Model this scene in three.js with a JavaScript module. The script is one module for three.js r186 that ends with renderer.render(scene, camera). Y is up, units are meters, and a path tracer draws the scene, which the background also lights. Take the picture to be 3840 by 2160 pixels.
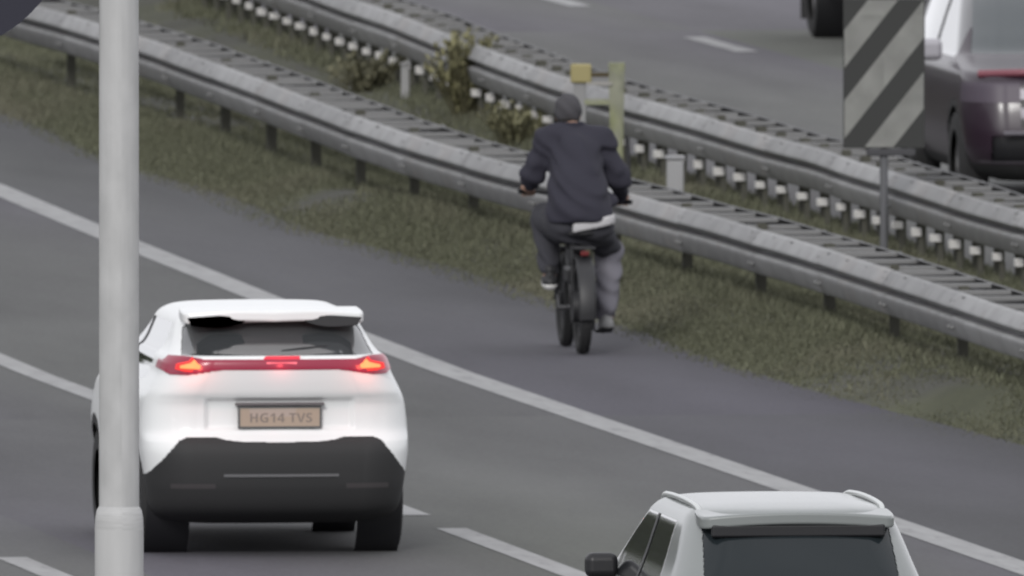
import * as THREE from 'three';
import { mergeGeometries } from 'three/addons/utils/BufferGeometryUtils.js';
import { RoundedBoxGeometry } from 'three/addons/geometries/RoundedBoxGeometry.js';

// ---------------------------------------------------------------- camera, sky, sun, exposure
const R = d => d * Math.PI / 180;
const scene = new THREE.Scene();
const camera = new THREE.PerspectiveCamera(0.87389, 16 / 9, 40, 6000);
camera.position.set(0, 13.2, 0);
camera.rotation.order = 'YXZ';
camera.rotation.set(R(-2.72673), R(-8.24885), 0);
camera.focus = 195; camera.userData.fStop = 18; // long lens focused a little short of the cyclist: everything slightly soft
camera.updateMatrixWorld(true);

const renderer = new THREE.WebGLRenderer({ antialias: true });
renderer.setSize(1024, 576);
renderer.toneMapping = THREE.LinearToneMapping;
renderer.toneMappingExposure = 1.06;
renderer.shadowMap.enabled = true;

let seed = 7;
const rnd = () => { seed = (seed * 1664525 + 1013904223) >>> 0; return seed / 4294967296; };
const rr = (a, b) => a + (b - a) * rnd();
function hash2(x, y, s) { let h = (x * 374761393 + y * 668265263 + s * 974634521) | 0; h = Math.imul(h ^ (h >>> 13), 1274126177); return ((h ^ (h >>> 16)) >>> 0) / 4294967296; }
const sm = t => t * t * (3 - 2 * t);
function vnoise(x, y, s = 0, per = 0) {
  const xi = Math.floor(x), yi = Math.floor(y), fx = sm(x - xi), fy = sm(y - yi);
  const w = v => per ? ((v % per) + per) % per : v;
  const a = hash2(w(xi), w(yi), s), b = hash2(w(xi + 1), w(yi), s), c = hash2(w(xi), w(yi + 1), s), d = hash2(w(xi + 1), w(yi + 1), s);
  return a + (b - a) * fx + (c - a) * fy + (a - b - c + d) * fx * fy;
}
const fbm = (x, y, s, o = 4) => { let v = 0, a = .5; for (let i = 0; i < o; i++) { v += a * vnoise(x, y, s + i); x *= 2.03; y *= 2.03; a *= .5; } return v; };

{ // overcast sky: brighter overhead, uneven cloud base
  const w = 256, h = 128, d = new Float32Array(w * h * 4);
  for (let j = 0; j < h; j++) for (let i = 0; i < w; i++) {
    const el = ((j + .5) / h - .5) * Math.PI, az = i / w * Math.PI * 2;
    let l;
    if (el > 0) {
      const q = 1 / (Math.sin(el) + .18);
      const c = fbm(Math.cos(az) * q * 1.6 + 9, Math.sin(az) * q * 1.6 + 9, 3, 4);
      l = (1.0 - .22 * Math.sin(el)) * (.72 + .56 * c);
    } else l = .2;
    const k = (j * w + i) * 4;
    d[k] = l * .985; d[k + 1] = l * .995; d[k + 2] = l * 1.04; d[k + 3] = 1;
  }
  const t = new THREE.DataTexture(d, w, h, THREE.RGBAFormat, THREE.FloatType);
  t.mapping = THREE.EquirectangularReflectionMapping; t.magFilter = t.minFilter = THREE.LinearFilter; t.needsUpdate = true;
  scene.background = t; scene.environment = t;
}
const sun = new THREE.DirectionalLight(new THREE.Color(1, .98, .95), 1.5);
sun.position.set(38 - 55, 82, -265 + 150); sun.target.position.set(38, 0, -265);
sun.castShadow = true; sun.shadow.radius = 26; sun.shadow.mapSize.set(2048, 2048);
Object.assign(sun.shadow.camera, { left: -70, right: 70, top: 70, bottom: -70, near: 10, far: 400 });
scene.add(sun, sun.target);

// ---------------------------------------------------------------- helpers
const names = {};
function numbered(n) { const k = names[n] = (names[n] ?? -1) + 1; return k ? `${n}_${String(k).padStart(3, '0')}` : n; }
const V = (x, y, z) => new THREE.Vector3(x, y, z);
const C = (r, g, b) => new THREE.Color().setRGB(r, g, b);
function mat(r, g, b, rough = .7, o = {}) { return new THREE.MeshPhysicalMaterial({ color: C(r, g, b), roughness: rough, metalness: 0, side: THREE.DoubleSide, ...o }); }
function part(name, geos, m, parent) {
  const a = (Array.isArray(geos) ? geos : [geos]).map(g => g.index ? g.toNonIndexed() : g).map(g => { for (const k of Object.keys(g.attributes)) if (!['position', 'normal', 'uv'].includes(k)) g.deleteAttribute(k); if (!g.attributes.uv) g.setAttribute('uv', new THREE.BufferAttribute(new Float32Array(g.attributes.position.count * 2), 2)); return g; });
  const o = new THREE.Mesh(a.length > 1 ? mergeGeometries(a) : a[0], m);
  o.name = name; o.castShadow = o.receiveShadow = true; parent.add(o); return o;
}
function thing(name, label, category, p = [0, 0, 0], turn = 0, group) {
  const o = new THREE.Group(); o.name = numbered(name); o.position.set(...p); o.rotation.y = turn;
  o.userData = { label, category }; if (group) o.userData.group = group; scene.add(o); return o;
}
function struct(name, geo, m) { const o = part(numbered(name), geo, m, scene); o.userData.kind = 'structure'; return o; }
function box(w, h, d, x = 0, y = 0, z = 0, r = 0) {
  const g = r ? new RoundedBoxGeometry(w, h, d, 2, r) : new THREE.BoxGeometry(w, h, d); g.translate(x, y, z); return g;
}
function tube(pts, r, seg = 12, rad = 8) { // pts: array of [x,y,z]
  const c = pts.length > 2 ? new THREE.CatmullRomCurve3(pts.map(p => V(...p))) : new THREE.LineCurve3(V(...pts[0]), V(...pts[1]));
  return new THREE.TubeGeometry(c, pts.length > 2 ? seg : 1, r, rad, false);
}
function rod(a, b, r0, r1 = r0, rad = 12) {
  const A = V(...a), B = V(...b), g = new THREE.CylinderGeometry(r1, r0, A.distanceTo(B), rad);
  g.applyQuaternion(new THREE.Quaternion().setFromUnitVectors(V(0, 1, 0), B.clone().sub(A).normalize()));
  const m = A.add(B).multiplyScalar(.5); g.translate(m.x, m.y, m.z); return g;
}
function lerpKeys(keys, t) { // keys sorted by [0]; Catmull-like smooth interpolation, falls back to linear at the ends
  let i = 0; while (i < keys.length - 2 && t > keys[i + 1][0]) i++;
  const a = keys[i], b = keys[i + 1]; const u = Math.min(1, Math.max(0, (t - a[0]) / (b[0] - a[0])));
  return a.map((v, k) => v + (b[k] - v) * u);
}
function tex(w, h, fn, rx = 1, ry = 1) { // colour texture, fn(u,v) -> [r,g,b] linear
  const d = new Uint8Array(w * h * 4), e = v => { v = Math.min(1, Math.max(0, v)); return 255 * (v <= .0031308 ? 12.92 * v : 1.055 * Math.pow(v, 1 / 2.4) - .055); };
  for (let j = 0; j < h; j++) for (let i = 0; i < w; i++) { const c = fn(i / w, j / h), k = (j * w + i) * 4; d[k] = e(c[0]); d[k + 1] = e(c[1]); d[k + 2] = e(c[2]); d[k + 3] = 255; }
  const t = new THREE.DataTexture(d, w, h); t.colorSpace = THREE.SRGBColorSpace; t.wrapS = t.wrapT = THREE.RepeatWrapping;
  t.magFilter = THREE.LinearFilter; t.minFilter = THREE.LinearMipmapLinearFilter; t.generateMipmaps = true; t.repeat.set(rx, ry); t.needsUpdate = true; return t;
}
function ribbon(fx0, fx1, y, z0, z1, step = 1.5, uvx = 1, uvz = 1) { // strip of ground between two curves x(z)
  const n = Math.max(1, Math.ceil(Math.abs(z1 - z0) / step)), p = [], uv = [], ix = [];
  for (let i = 0; i <= n; i++) {
    const z = z0 + (z1 - z0) * i / n, a = fx0(z), b = fx1(z);
    p.push(a, y, z, b, y, z); uv.push(a * uvx, -z * uvz, b * uvx, -z * uvz);
    if (i < n) { const k = i * 2; ix.push(k, k + 1, k + 2, k + 1, k + 3, k + 2); }
  }
  const g = new THREE.BufferGeometry(); g.setAttribute('position', new THREE.Float32BufferAttribute(p, 3)); g.setAttribute('uv', new THREE.Float32BufferAttribute(uv, 2)); g.setIndex(ix); g.computeVertexNormals();
  if (g.attributes.normal.getY(0) < 0) { g.setIndex(ix.reverse()); g.computeVertexNormals(); }
  return g;
}
// course of each line along the slightly bending road: keys [distance ahead, x], distance rising
const course = keys => z => lerpKeys(keys, -z)[1];
const SOLID = course([[150, 37.6], [242, 37.6], [262, 37.56], [268, 37.64], [277, 37.82], [283, 37.93], [291, 38.12], [310, 38.5], [400, 40.5]]);
const NEAR = course([[150, 40.45], [258, 40.45], [266, 40.52], [273, 40.42], [279, 40.25], [286, 40.27], [292, 40.46], [300, 40.64], [308, 40.6], [330, 41], [400, 42.5]]);
const FAR = course([[150, 42.75], [272, 42.8], [280, 42.93], [286, 42.9], [293, 42.9], [300, 43.12], [307, 43.35], [318, 43.7], [400, 46.5]]);
const EDGE = course([[150, 39.8], [248, 39.88], [251.5, 39.95], [259.5, 39.55], [265, 39.59], [270, 39.7], [277.3, 39.78], [283.5, 39.5], [289.8, 39.7], [295.5, 39.55], [303.3, 39.92], [304.5, 39.8], [320, 39.9], [400, 42]]);
const vergeY = (x, z) => { // lumpy bank, a little higher along the near barrier
  const a = EDGE(z), b = FAR(z) + 1, t = (x - a) / (b - a), rim = Math.min(1, Math.max(0, Math.min(t, 1 - t) * 9));
  const n = x - NEAR(z) - .1, amp = -z < 283 ? .17 : .17 - .13 * Math.min(1, (-z - 283) / 8);
  return -.02 + rim * (.04 + .08 * fbm(x * 1.5, z * 1.1, 64, 4) + amp * Math.exp(-n * n / .3) + .1 * Math.exp(-Math.pow((x - FAR(z)) / .5, 2)));
};

// ---------------------------------------------------------------- ground, roads, markings
const roadTex = (s, base, tint) => tex(1024, 1024, (u, v) => {
  const x = u * 16, z = v * 64; // metres covered by one repeat
  const fine = hash2(Math.floor(u * 1024), Math.floor(v * 1024), s) - .5;
  const worn = vnoise(x * 1.3, z * .11, s + 2, 0) - .5;
  const patch = fbm(x * .45 + 3, z * .07 + 8, s + 5, 4) - .47;
  const clump = fbm(x * 2.2, z * .4, s + 9, 4) - .47;
  const oil = Math.max(0, fbm(x * .9 + 20, z * .12, s + 14, 4) - .6) * .9;
  const k = base * (1 + .22 * fine + .3 * worn + .65 * patch + .36 * clump - oil);
  const m = 1 + .3 * (vnoise(x * .3, z * .05, s + 20) - .5);
  return [k * tint[0], k * (tint[1] * (2 - m) * .5 + tint[1] * .5), k * (tint[2] * m)];
});
const mRoad = new THREE.MeshStandardMaterial({ map: roadTex(11, .082, [.99, .98, 1.04]), roughness: .85 });
const mStrip = new THREE.MeshStandardMaterial({ map: roadTex(53, .064, [.98, .99, 1.04]), roughness: .9 });
const mRoad2 = new THREE.MeshStandardMaterial({ map: roadTex(31, .096, [1, 1, 1]), roughness: .9 });
for (const m of [mRoad, mRoad2, mStrip]) m.map.repeat.set(1 / 16, 1 / 64);
const soil = tex(512, 512, (u, v) => {
  const n = fbm(u * 14, v * 14, 41, 5), g = fbm(u * 5 + 3, v * 5, 47, 4), f = hash2(Math.floor(u * 512), Math.floor(v * 512), 5);
  const k = .7 + .6 * n + .3 * (f - .5), t = Math.min(1, Math.max(0, (g - .33) * 4));
  return [k * (.066 + .004 * t), k * (.066 + .008 * t), k * (.055 - .012 * t)];
}, 1 / 9, 1 / 9);
const mSoil = new THREE.MeshStandardMaterial({ map: soil, roughness: 1 });
{
  const g = new THREE.PlaneGeometry(6000, 6000); g.rotateX(-Math.PI / 2); g.translate(0, -.06, -1000);
  const uv = g.attributes.uv, p = g.attributes.position; for (let i = 0; i < uv.count; i++) uv.setXY(i, p.getX(i), p.getZ(i));
  struct('ground', g, mSoil);
}
struct('road', ribbon(() => 22, z => SOLID(z), 0, -120, -420, 3), mRoad);
struct('hard_strip', ribbon(z => SOLID(z), z => EDGE(z) + .18, 0, -120, -420, 1.5), mStrip);
struct('road', ribbon(z => FAR(z) + .9, z => FAR(z) + 16, 0, -120, -520, 3), mRoad2);
// strip of verge under and between the two barriers: uneven soil that rises a little from both roads
const verge = (() => {
  const p = [], uv = [], ix = [], n = 500, m = 44;
  for (let i = 0; i <= n; i++) for (let j = 0; j <= m; j++) {
    const z = -200 - i * .36, t = j / m;
    const a = EDGE(z) + .16 * (fbm(z * 1.1, 3, 61, 3) - .5) + .22 * (fbm(z * .35, 7, 62, 2) - .5), b = FAR(z) + 1.0 + .2 * (fbm(z * .8, 5, 63, 2) - .5);
    const x = a + (b - a) * t;
    p.push(x, vergeY(x, z), z); uv.push(x, z);
    if (i < n && j < m) { const k = i * (m + 1) + j; ix.push(k, k + 1, k + m + 1, k + 1, k + m + 2, k + m + 1); }
  }
  const g = new THREE.BufferGeometry(); g.setAttribute('position', new THREE.Float32BufferAttribute(p, 3)); g.setAttribute('uv', new THREE.Float32BufferAttribute(uv, 2)); g.setIndex(ix); g.computeVertexNormals();
  return struct('verge', g, mSoil);
})();
const paintTex = tex(256, 1024, (u, v) => { const n = fbm(u * 9, v * 60, 71, 4), c = fbm(u * 30, v * 200, 75, 3), k = (n + .5 * c < .42 ? .2 : .25) + .1 * n; return [k, k, k * 1.01]; });
paintTex.repeat.set(1 / .8, 1 / 20);
const mPaint = new THREE.MeshStandardMaterial({ map: paintTex, roughness: .75 });
function marking(name, label, f, w, z0, z1) {
  const o = part(numbered(name), ribbon(z => f(z) - w / 2, z => f(z) + w / 2, .004, z0, z1, .8), mPaint, scene);
  o.userData = { kind: 'structure', label };
}
marking('edge_line', 'long solid white edge line beside the central verge', SOLID, .26, -130, -400);
const D1 = z => SOLID(z) - 2.93, D2 = z => SOLID(z) - 6.2, D3 = () => 47.75;
for (const [a, b] of [[-269.5, -256.5], [-246.5, -243.5], [-241.9, -232]]) marking('lane_dash', 'white lane dash on the near carriageway', D1, .2, a, b);
marking('lane_dash', 'white lane dash at the lower left corner', D2, .2, -238.9, -231);
for (const [a, b] of [[-318.6, -315.5], [-329, -325.2], [-309, -306], [-338, -335]]) marking('lane_dash', 'short white lane dash on the far carriageway', D3, .2, a, b);

// ---------------------------------------------------------------- grass (nobody could count it)
{
  const blade = new THREE.BufferGeometry();
  blade.setAttribute('position', new THREE.Float32BufferAttribute([-.5, 0, 0, .5, 0, 0, .3, .55, .12, -.3, .55, .12, 0, 1, .45], 3));
  blade.setIndex([0, 1, 2, 0, 2, 3, 3, 2, 4]); blade.computeVertexNormals();
  const spots = [];
  const addBand = (fx, spread, z0, z1, n, hgt) => {
    for (let i = 0; i < n; i++) {
      const z = rr(z0, z1), x = fx(z) + (rnd() + rnd() - 1) * spread;
      const dens = fbm(x * .9, z * .22, 81, 3);
      if (dens < .12 + .22 * rnd()) continue;
      spots.push([x, z, hgt * rr(.5, 1.25) * (.6 + dens)]);
    }
  };
  addBand(z => (EDGE(z) + NEAR(z)) / 2, .62, -246, -320, 150000, .04);
  addBand(z => NEAR(z) + 1.25, 1.2, -250, -322, 110000, .06);
  addBand(z => NEAR(z) + .05, .22, -250, -322, 26000, .09);
  addBand(z => FAR(z) + .1, .4, -262, -322, 32000, .085);
  const im = new THREE.InstancedMesh(blade, new THREE.MeshStandardMaterial({ color: 0xffffff, roughness: 1, side: THREE.DoubleSide }), spots.length);
  const q = new THREE.Quaternion(), M = new THREE.Matrix4(), e = new THREE.Euler(), c = new THREE.Color();
  spots.forEach(([x, z, h], i) => {
    e.set(rr(-.5, .5), rr(0, 6.28), rr(-.4, .4)); q.setFromEuler(e);
    M.compose(V(x, vergeY(x, z) - .006, z), q, V(rr(.009, .018), h, h)); im.setMatrixAt(i, M);
    const dry = Math.max(0, fbm(x * 1.1, z * .3, 88, 3) - .42) * 3 + rnd() * .35, k = rr(.85, 1.15);
    im.setColorAt(i, c.setRGB(k * (.112 + .04 * dry), k * (.118 + .03 * dry), k * (.076 + .03 * dry)));
  });
  im.name = 'verge_grass'; im.userData = { kind: 'stuff', label: 'rough olive grass growing on the verge under the barriers', category: 'grass' };
  im.castShadow = im.receiveShadow = true; scene.add(im);
}

// unseen leaf cards left of the frame, placed to darken the cars' side windows
{
  const g = new THREE.PlaneGeometry(1, 1), n = 16000, im = new THREE.InstancedMesh(g, mat(.03, .036, .018, 1), n);
  const q = new THREE.Quaternion(), M = new THREE.Matrix4(), e = new THREE.Euler();
  for (let i = 0; i < n; i++) {
    const z = rr(-255, -720), h = 9 + 7 * fbm(z * .06, 2, 151, 3), x = rr(-6, 13) - (z < -420 ? (-z - 420) * .01 : 0), y = rr(0, h) * (.75 + .25 * rnd());
    e.set(rr(0, 6.28), rr(0, 6.28), 0); q.setFromEuler(e); const k = rr(.6, 1.6); M.compose(V(x + (y / h) * -3, y, z), q, V(k, k, k)); im.setMatrixAt(i, M);
  }
  im.name = 'unseen_wood'; im.userData = { kind: 'stuff', label: 'unseen dark wood left of the frame, placed to darken the car side windows', category: 'trees' }; im.castShadow = im.receiveShadow = true; scene.add(im);
}

// ---------------------------------------------------------------- crash barriers
const galv = [0, 1, 2].map(i => { const t = tex(128, 128, (u, v) => { const n = fbm(u * 10, v * 10, 91 + i, 4), k = (.25 + .03 * i) * (.8 + .42 * n), r = Math.max(0, fbm(u * 4, v * 5, 97 + i, 4) - .58) * .5; return [k + r * .12, k - r * .02, k * 1.01 - r * .12]; }); t.repeat.set(.6, .9); return new THREE.MeshPhysicalMaterial({ map: t, roughness: .62, metalness: .15, side: THREE.DoubleSide }); });
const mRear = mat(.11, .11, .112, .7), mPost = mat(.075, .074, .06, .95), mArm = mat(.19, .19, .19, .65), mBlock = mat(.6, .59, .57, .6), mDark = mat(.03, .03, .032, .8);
// corrugated beam profile, [towards road, height]
const PROF = [[0, .764], [.018, .77], [.052, .753], [.1, .682], [.105, .667], [.095, .653], [.03, .634], [.02, .62], [.03, .611], [.088, .6], [.097, .587], [.092, .56], [.062, .465], [.03, .448], [.012, .445]];
function beam(fx, z0, z1, side, lift = 0, wob = 0) { // one length of beam, thin folded sheet
  const p = [], uv = [], ix = [], n = Math.max(2, Math.ceil((z0 - z1) / .8)), m = PROF.length;
  for (let i = 0; i <= n; i++) {
    const z = z0 + (z1 - z0) * i / n, x = fx(z), l = lift + wob * (fbm(z * .22, 4, 101, 2) - .5);
    let s = 0; PROF.forEach(([d, h], j) => { if (j) s += Math.hypot(d - PROF[j - 1][0], h - PROF[j - 1][1]); p.push(x + side * d, h + l, z); uv.push(z, s); });
    if (i < n) for (let j = 0; j < m - 1; j++) { const k = i * m + j; ix.push(k, k + 1, k + m, k + 1, k + m + 1, k + m); }
  }
  const g = new THREE.BufferGeometry(); g.setAttribute('position', new THREE.Float32BufferAttribute(p, 3)); g.setAttribute('uv', new THREE.Float32BufferAttribute(uv, 2)); g.setIndex(ix); g.computeVertexNormals(); return g;
}
function barrier(label, fx, za, zb, o) {
  const b = thing('crash_barrier', label, 'barrier');
  const wob = .05, boltG = new THREE.SphereGeometry(.016, 6, 4);
  let k = 0;
  for (let z = za; z > zb; z -= 3.2, k++) {
    part('front_beam', beam(zz => fx(zz) - .0015 * (k % 2), z, z - 3.24, -1, .003 * (k % 2), wob), galv[k % 3], b);
    part('rear_beam', beam(zz => fx(zz) + .42 + .0015 * (k % 2), z, z - 3.24, 1, .003 * (k % 2) - .012, wob), mRear, b);
    const zj = z - .05, l = wob * (fbm(zj * .22, 4, 101, 2) - .5), x = fx(zj); // joint bolts
    for (const h of [.71, .53]) for (const dz of [-.08, .08]) { const w = part('bolt', boltG, mArm, b); w.position.set(x - (h > .6 ? .072 : .096), h + l, zj + dz); }
  }
  const aw = box(.52, .028, .085, .2, 0, 0), pg = mergeGeometries([box(.016, .8, .1, 0, .39, 0), box(.06, .8, .014, .03, .39, .05), box(.06, .8, .014, .03, .39, -.05)]);
  const bg = new RoundedBoxGeometry(.08, .062, .09, 2, .01), tg = box(.04, .36, .04, 0, .2, 0, .006);
  for (let z = za - .5; z > zb; z -= o.arm) {
    const l = wob * (fbm(z * .22, 4, 101, 2) - .5), x = fx(z);
    const a = part('spacer_arm', aw.clone(), mArm, b); a.position.set(x, .742 + l + rr(-.006, .006), z); a.rotation.y = rr(-.12, .12); a.scale.x = rr(.86, 1.04);
  }
  for (let z = za - 1.1; z > zb; z -= o.post) {
    const x = fx(z);
    const q = part('post', pg.clone(), mPost, b); q.position.set(x + .12, -.03, z); q.rotation.z = rr(-.02, .02); q.rotation.y = rr(-.1, .1);
    if (o.blocks) { const w = part('white_block', bg.clone(), mBlock, b); w.position.set(x - .03, .385 + wob * (fbm(z * .22, 4, 101, 2) - .5) + rr(-.008, .008), z); w.scale.set(rr(.75, 1.1), rr(.85, 1.1), 1); const s = part('block_stem', tg.clone(), mPost, b); s.position.set(x + .01, -.03, z); }
  }
  return b;
}
barrier('long grey corrugated steel barrier along the near side of the central verge', NEAR, -238, -309.2, { arm: .92, post: 3.2 });
barrier('long grey steel barrier beyond the verge with a row of white blocks under its beam', FAR, -250, -335, { arm: .86, post: 1.02, blocks: true });

// ---------------------------------------------------------------- street lamp column in the foreground
{
  const t = thing('street_lamp', 'tall pale grey stepped lamp column standing in the left foreground', 'street lamp', [22.84, 0, -170]);
  const g = tex(64, 512, (u, v) => { const n = fbm(u * 6, v * 40, 111, 4), s = fbm(u * 30, v * 12, 114, 3), k = .45 * (.84 + .3 * n + .1 * (s - .5)); return [k, k, k * 1.0]; });
  const m = new THREE.MeshPhysicalMaterial({ map: g, roughness: .55 });
  // base section ends in a rounded shoulder 3.97 m up, then the slimmer shaft
  const P = (r, y) => new THREE.Vector2(r, y);
  part('base_section', new THREE.LatheGeometry([P(.118, -.3), P(.111, 0), P(.111, 3.93), P(.109, 3.985), P(.102, 4.02), P(.09, 4.04)], 40), m, t);
  part('shaft', new THREE.LatheGeometry([P(.0915, 4.03), P(.0905, 6), P(.084, 10), P(.08, 12)], 40), m, t);
  part('access_door', box(.11, .5, .02, 0, .9, .103, .005), m, t);
  part('bracket_arm', tube([[0, 11.9, 0], [.1, 12.5, 0], [.7, 12.8, 0], [1.6, 12.85, 0]], .035, 20, 10), m, t);
  part('lamp_head', box(.7, .12, .3, 1.9, 12.85, 0, .05), mat(.2, .2, .21, .5), t);
}
// ---------------------------------------------------------------- round sign whose edge shows top left
{
  const t = thing('road_sign', 'dark navy round road sign cut off by the upper left corner', 'sign', [0, 0, 0]);
  const p = V(22.145, 0, -171); t.position.copy(p);
  const disc = new THREE.CylinderGeometry(.6, .6, .012, 64); disc.rotateX(Math.PI / 2); disc.translate(0, 6.67, 0);
  part('sign_panel', disc, mat(.018, .018, .032, .5), t);
  part('sign_post', rod([-.0, -.3, -.06], [0, 7.1, -.06], .038), mat(.2, .2, .2, .6), t);
  part('clip', [box(.5, .05, .03, 0, 6.9, -.022), box(.5, .05, .03, 0, 6.45, -.022)], mat(.2, .2, .2, .6), t);
}

// ---------------------------------------------------------------- things standing on the central verge
{
  const t = thing('hazard_marker', 'tall black and white diagonally striped hazard board on a grey post', 'sign', [0, 0, 0]);
  t.position.set(42.5, 0, -274.1); t.rotation.y = R(-8.4);
  const W = .6, H0 = 1.02, H1 = 2.12, pl = box(W, H1 - H0, .02, 0, (H0 + H1) / 2, 0, .004);
  part('board', pl, mat(.02, .021, .02, .55), t);
  // light diagonal bands, cut to the board's outline, 3 mm proud
  const mW = new THREE.MeshStandardMaterial({ map: tex(64, 64, (u, v) => { const n = fbm(u * 8, v * 8, 121, 4), k = .15 + .1 * n; return [k, k * 1.01, k * .95]; }), roughness: .6 });
  const clip = (poly, f) => { const o = []; poly.forEach((a, i) => { const b = poly[(i + 1) % poly.length], fa = f(a), fb = f(b); if (fa >= 0) o.push(a); if (fa * fb < 0) { const s = fa / (fa - fb); o.push([a[0] + (b[0] - a[0]) * s, a[1] + (b[1] - a[1]) * s]); } }); return o; };
  const rect = [[-W / 2 + .008, H0 + .008], [W / 2 - .008, H0 + .008], [W / 2 - .008, H1 - .008], [-W / 2 + .008, H1 - .008]], sl = 1.27;
  for (const [c0, c1] of [[.94, 1.21], [1.46, 1.74], [1.98, 2.26], [2.5, 2.78]]) {
    let q = clip(rect, ([x, y]) => (y - sl * x) - c0); if (q.length < 3) continue; q = clip(q, ([x, y]) => c1 - (y - sl * x)); if (q.length < 3) continue;
    const g = new THREE.ExtrudeGeometry(new THREE.Shape(q.map(a => new THREE.Vector2(...a))), { depth: .003, bevelEnabled: false }); g.translate(0, 0, .0105);
    part('white_band', g, mW, t);
  }
  part('post', rod([0, -.1, -.04], [0, 2.0, -.04], .03), mat(.11, .112, .12, .6), t);
  part('bottom_rail', box(.36, .05, .05, .05, H0 - .03, -.01, .006), mat(.05, .05, .055, .7), t);
}
{
  const t = thing('post_frame', 'pale green steel frame of two posts behind the cyclist with yellow box on top', 'post frame', [0, 0, 0]);
  t.position.set(41.6, 0, -282.34); t.scale.y = .9; t.rotation.y = R(-8.3);
  const mG = new THREE.MeshStandardMaterial({ map: tex(64, 128, (u, v) => { const n = fbm(u * 7, v * 14, 131, 4), a = fbm(u * 3, v * 6, 135, 3), k = .25 * (.7 + .6 * n), y = Math.max(0, a - .4) * 1.3; return [k, k * (1.02 + .1 * y), k * (.78 - .5 * y)]; }), roughness: .8 });
  const mGr = mat(.24, .24, .24, .7), mY = mat(.3, .26, .12, .7);
  const taper = new THREE.CylinderGeometry(.088, .05, 1.46, 4, 1); taper.rotateY(Math.PI / 4); taper.scale(1, 1, .8); taper.translate(.13, .73, 0);
  part('right_post', taper, mG, t);
  part('left_post', box(.095, 1.3, .07, -.15, .65, 0, .008), mGr, t);
  part('yellow_box', box(.16, .16, .12, -.14, 1.37, 0, .02), mY, t);
  part('top_bar', [box(.17, .035, .06, -.01, 1.36, 0, .006)], mat(.06, .045, .02, .8), t);
  part('ledge', box(.2, .025, .1, -.0, 1.285, .01, .005), mat(.3, .29, .27, .7), t);
  part('cross_bar', box(.2, .12, .05, -.02, .86, .01, .006), mG, t);
  part('cross_bar', box(.2, .05, .05, -.02, 1.13, .01, .006), mG, t);
  part('dark_stay', rod([.24, 0, .02], [.21, .84, .02], .018), mDark, t);
}
{
  const t = thing('marker_post', 'short pale grey marker post on the verge right of the post frame', 'post', [41.7, 0, -279.14], R(-8));
  part('post_body', box(.13, .72, .08, 0, .36, 0, .02), mat(.3, .3, .305, .6), t);
  part('cap', box(.15, .03, .1, 0, .735, 0, .008), mat(.26, .26, .27, .6), t);
  const t2 = thing('marker_post', 'narrow pale marker post against the far barrier left of the cyclist', 'post', [43.08, 0, -303.2], R(-8));
  part('post_body', box(.07, .42, .06, 0, .21, 0, .015), mat(.3, .3, .3, .6), t2);
  part('cap', box(.09, .025, .08, 0, .432, 0, .008), mat(.22, .22, .22, .6), t2);
}
// weeds growing through the barrier
function weed(label, x, z, h, w, n, col) {
  const t = thing('weed', label, 'weed', [x, 0, z]);
  const stems = [], leaves = [];
  for (let i = 0; i < n; i++) {
    const a = rr(0, 6.28), l = h * rr(.55, 1), dx = Math.cos(a) * w * rr(.2, 1), dz = Math.sin(a) * w * rr(.2, 1);
    stems.push(tube([[dx * .1, 0, dz * .1], [dx * .5, l * .55, dz * .5], [dx, l, dz]], .005, 5, 4));
    for (let k = 0; k < 22; k++) {
      const u = rr(.25, 1.03), g = new THREE.PlaneGeometry(rr(.015, .032), rr(.035, .07)); g.translate(0, .03, 0); g.rotateX(rr(-1.4, 1.4)); g.rotateY(rr(0, 6.28));
      g.translate(dx * u * u + rr(-.03, .03), l * u, dz * u * u + rr(-.03, .03)); leaves.push(g);
    }
  }
  part('stem', stems, mat(.08, .075, .04, .9), t); part('foliage', leaves, mat(...col, .9), t);
}
weed('tall yellow green weed growing up the far barrier', FAR(-299.5) - .1, -299.2, .85, .34, 80, [.23, .22, .12]);
weed('low yellowish weed at the far barrier between the marker post and the tall weed', FAR(-294) - .2, -294.5, .5, .4, 40, [.18, .175, .1]);
weed('low pale weed at the far barrier left of the tall weed', FAR(-304.5) - .25, -305, .45, .4, 36, [.16, .155, .1]);
weed('sparse green weed behind the near barrier at the right', NEAR(-258) + .9, -259.5, .4, .3, 14, [.085, .095, .04]);

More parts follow.
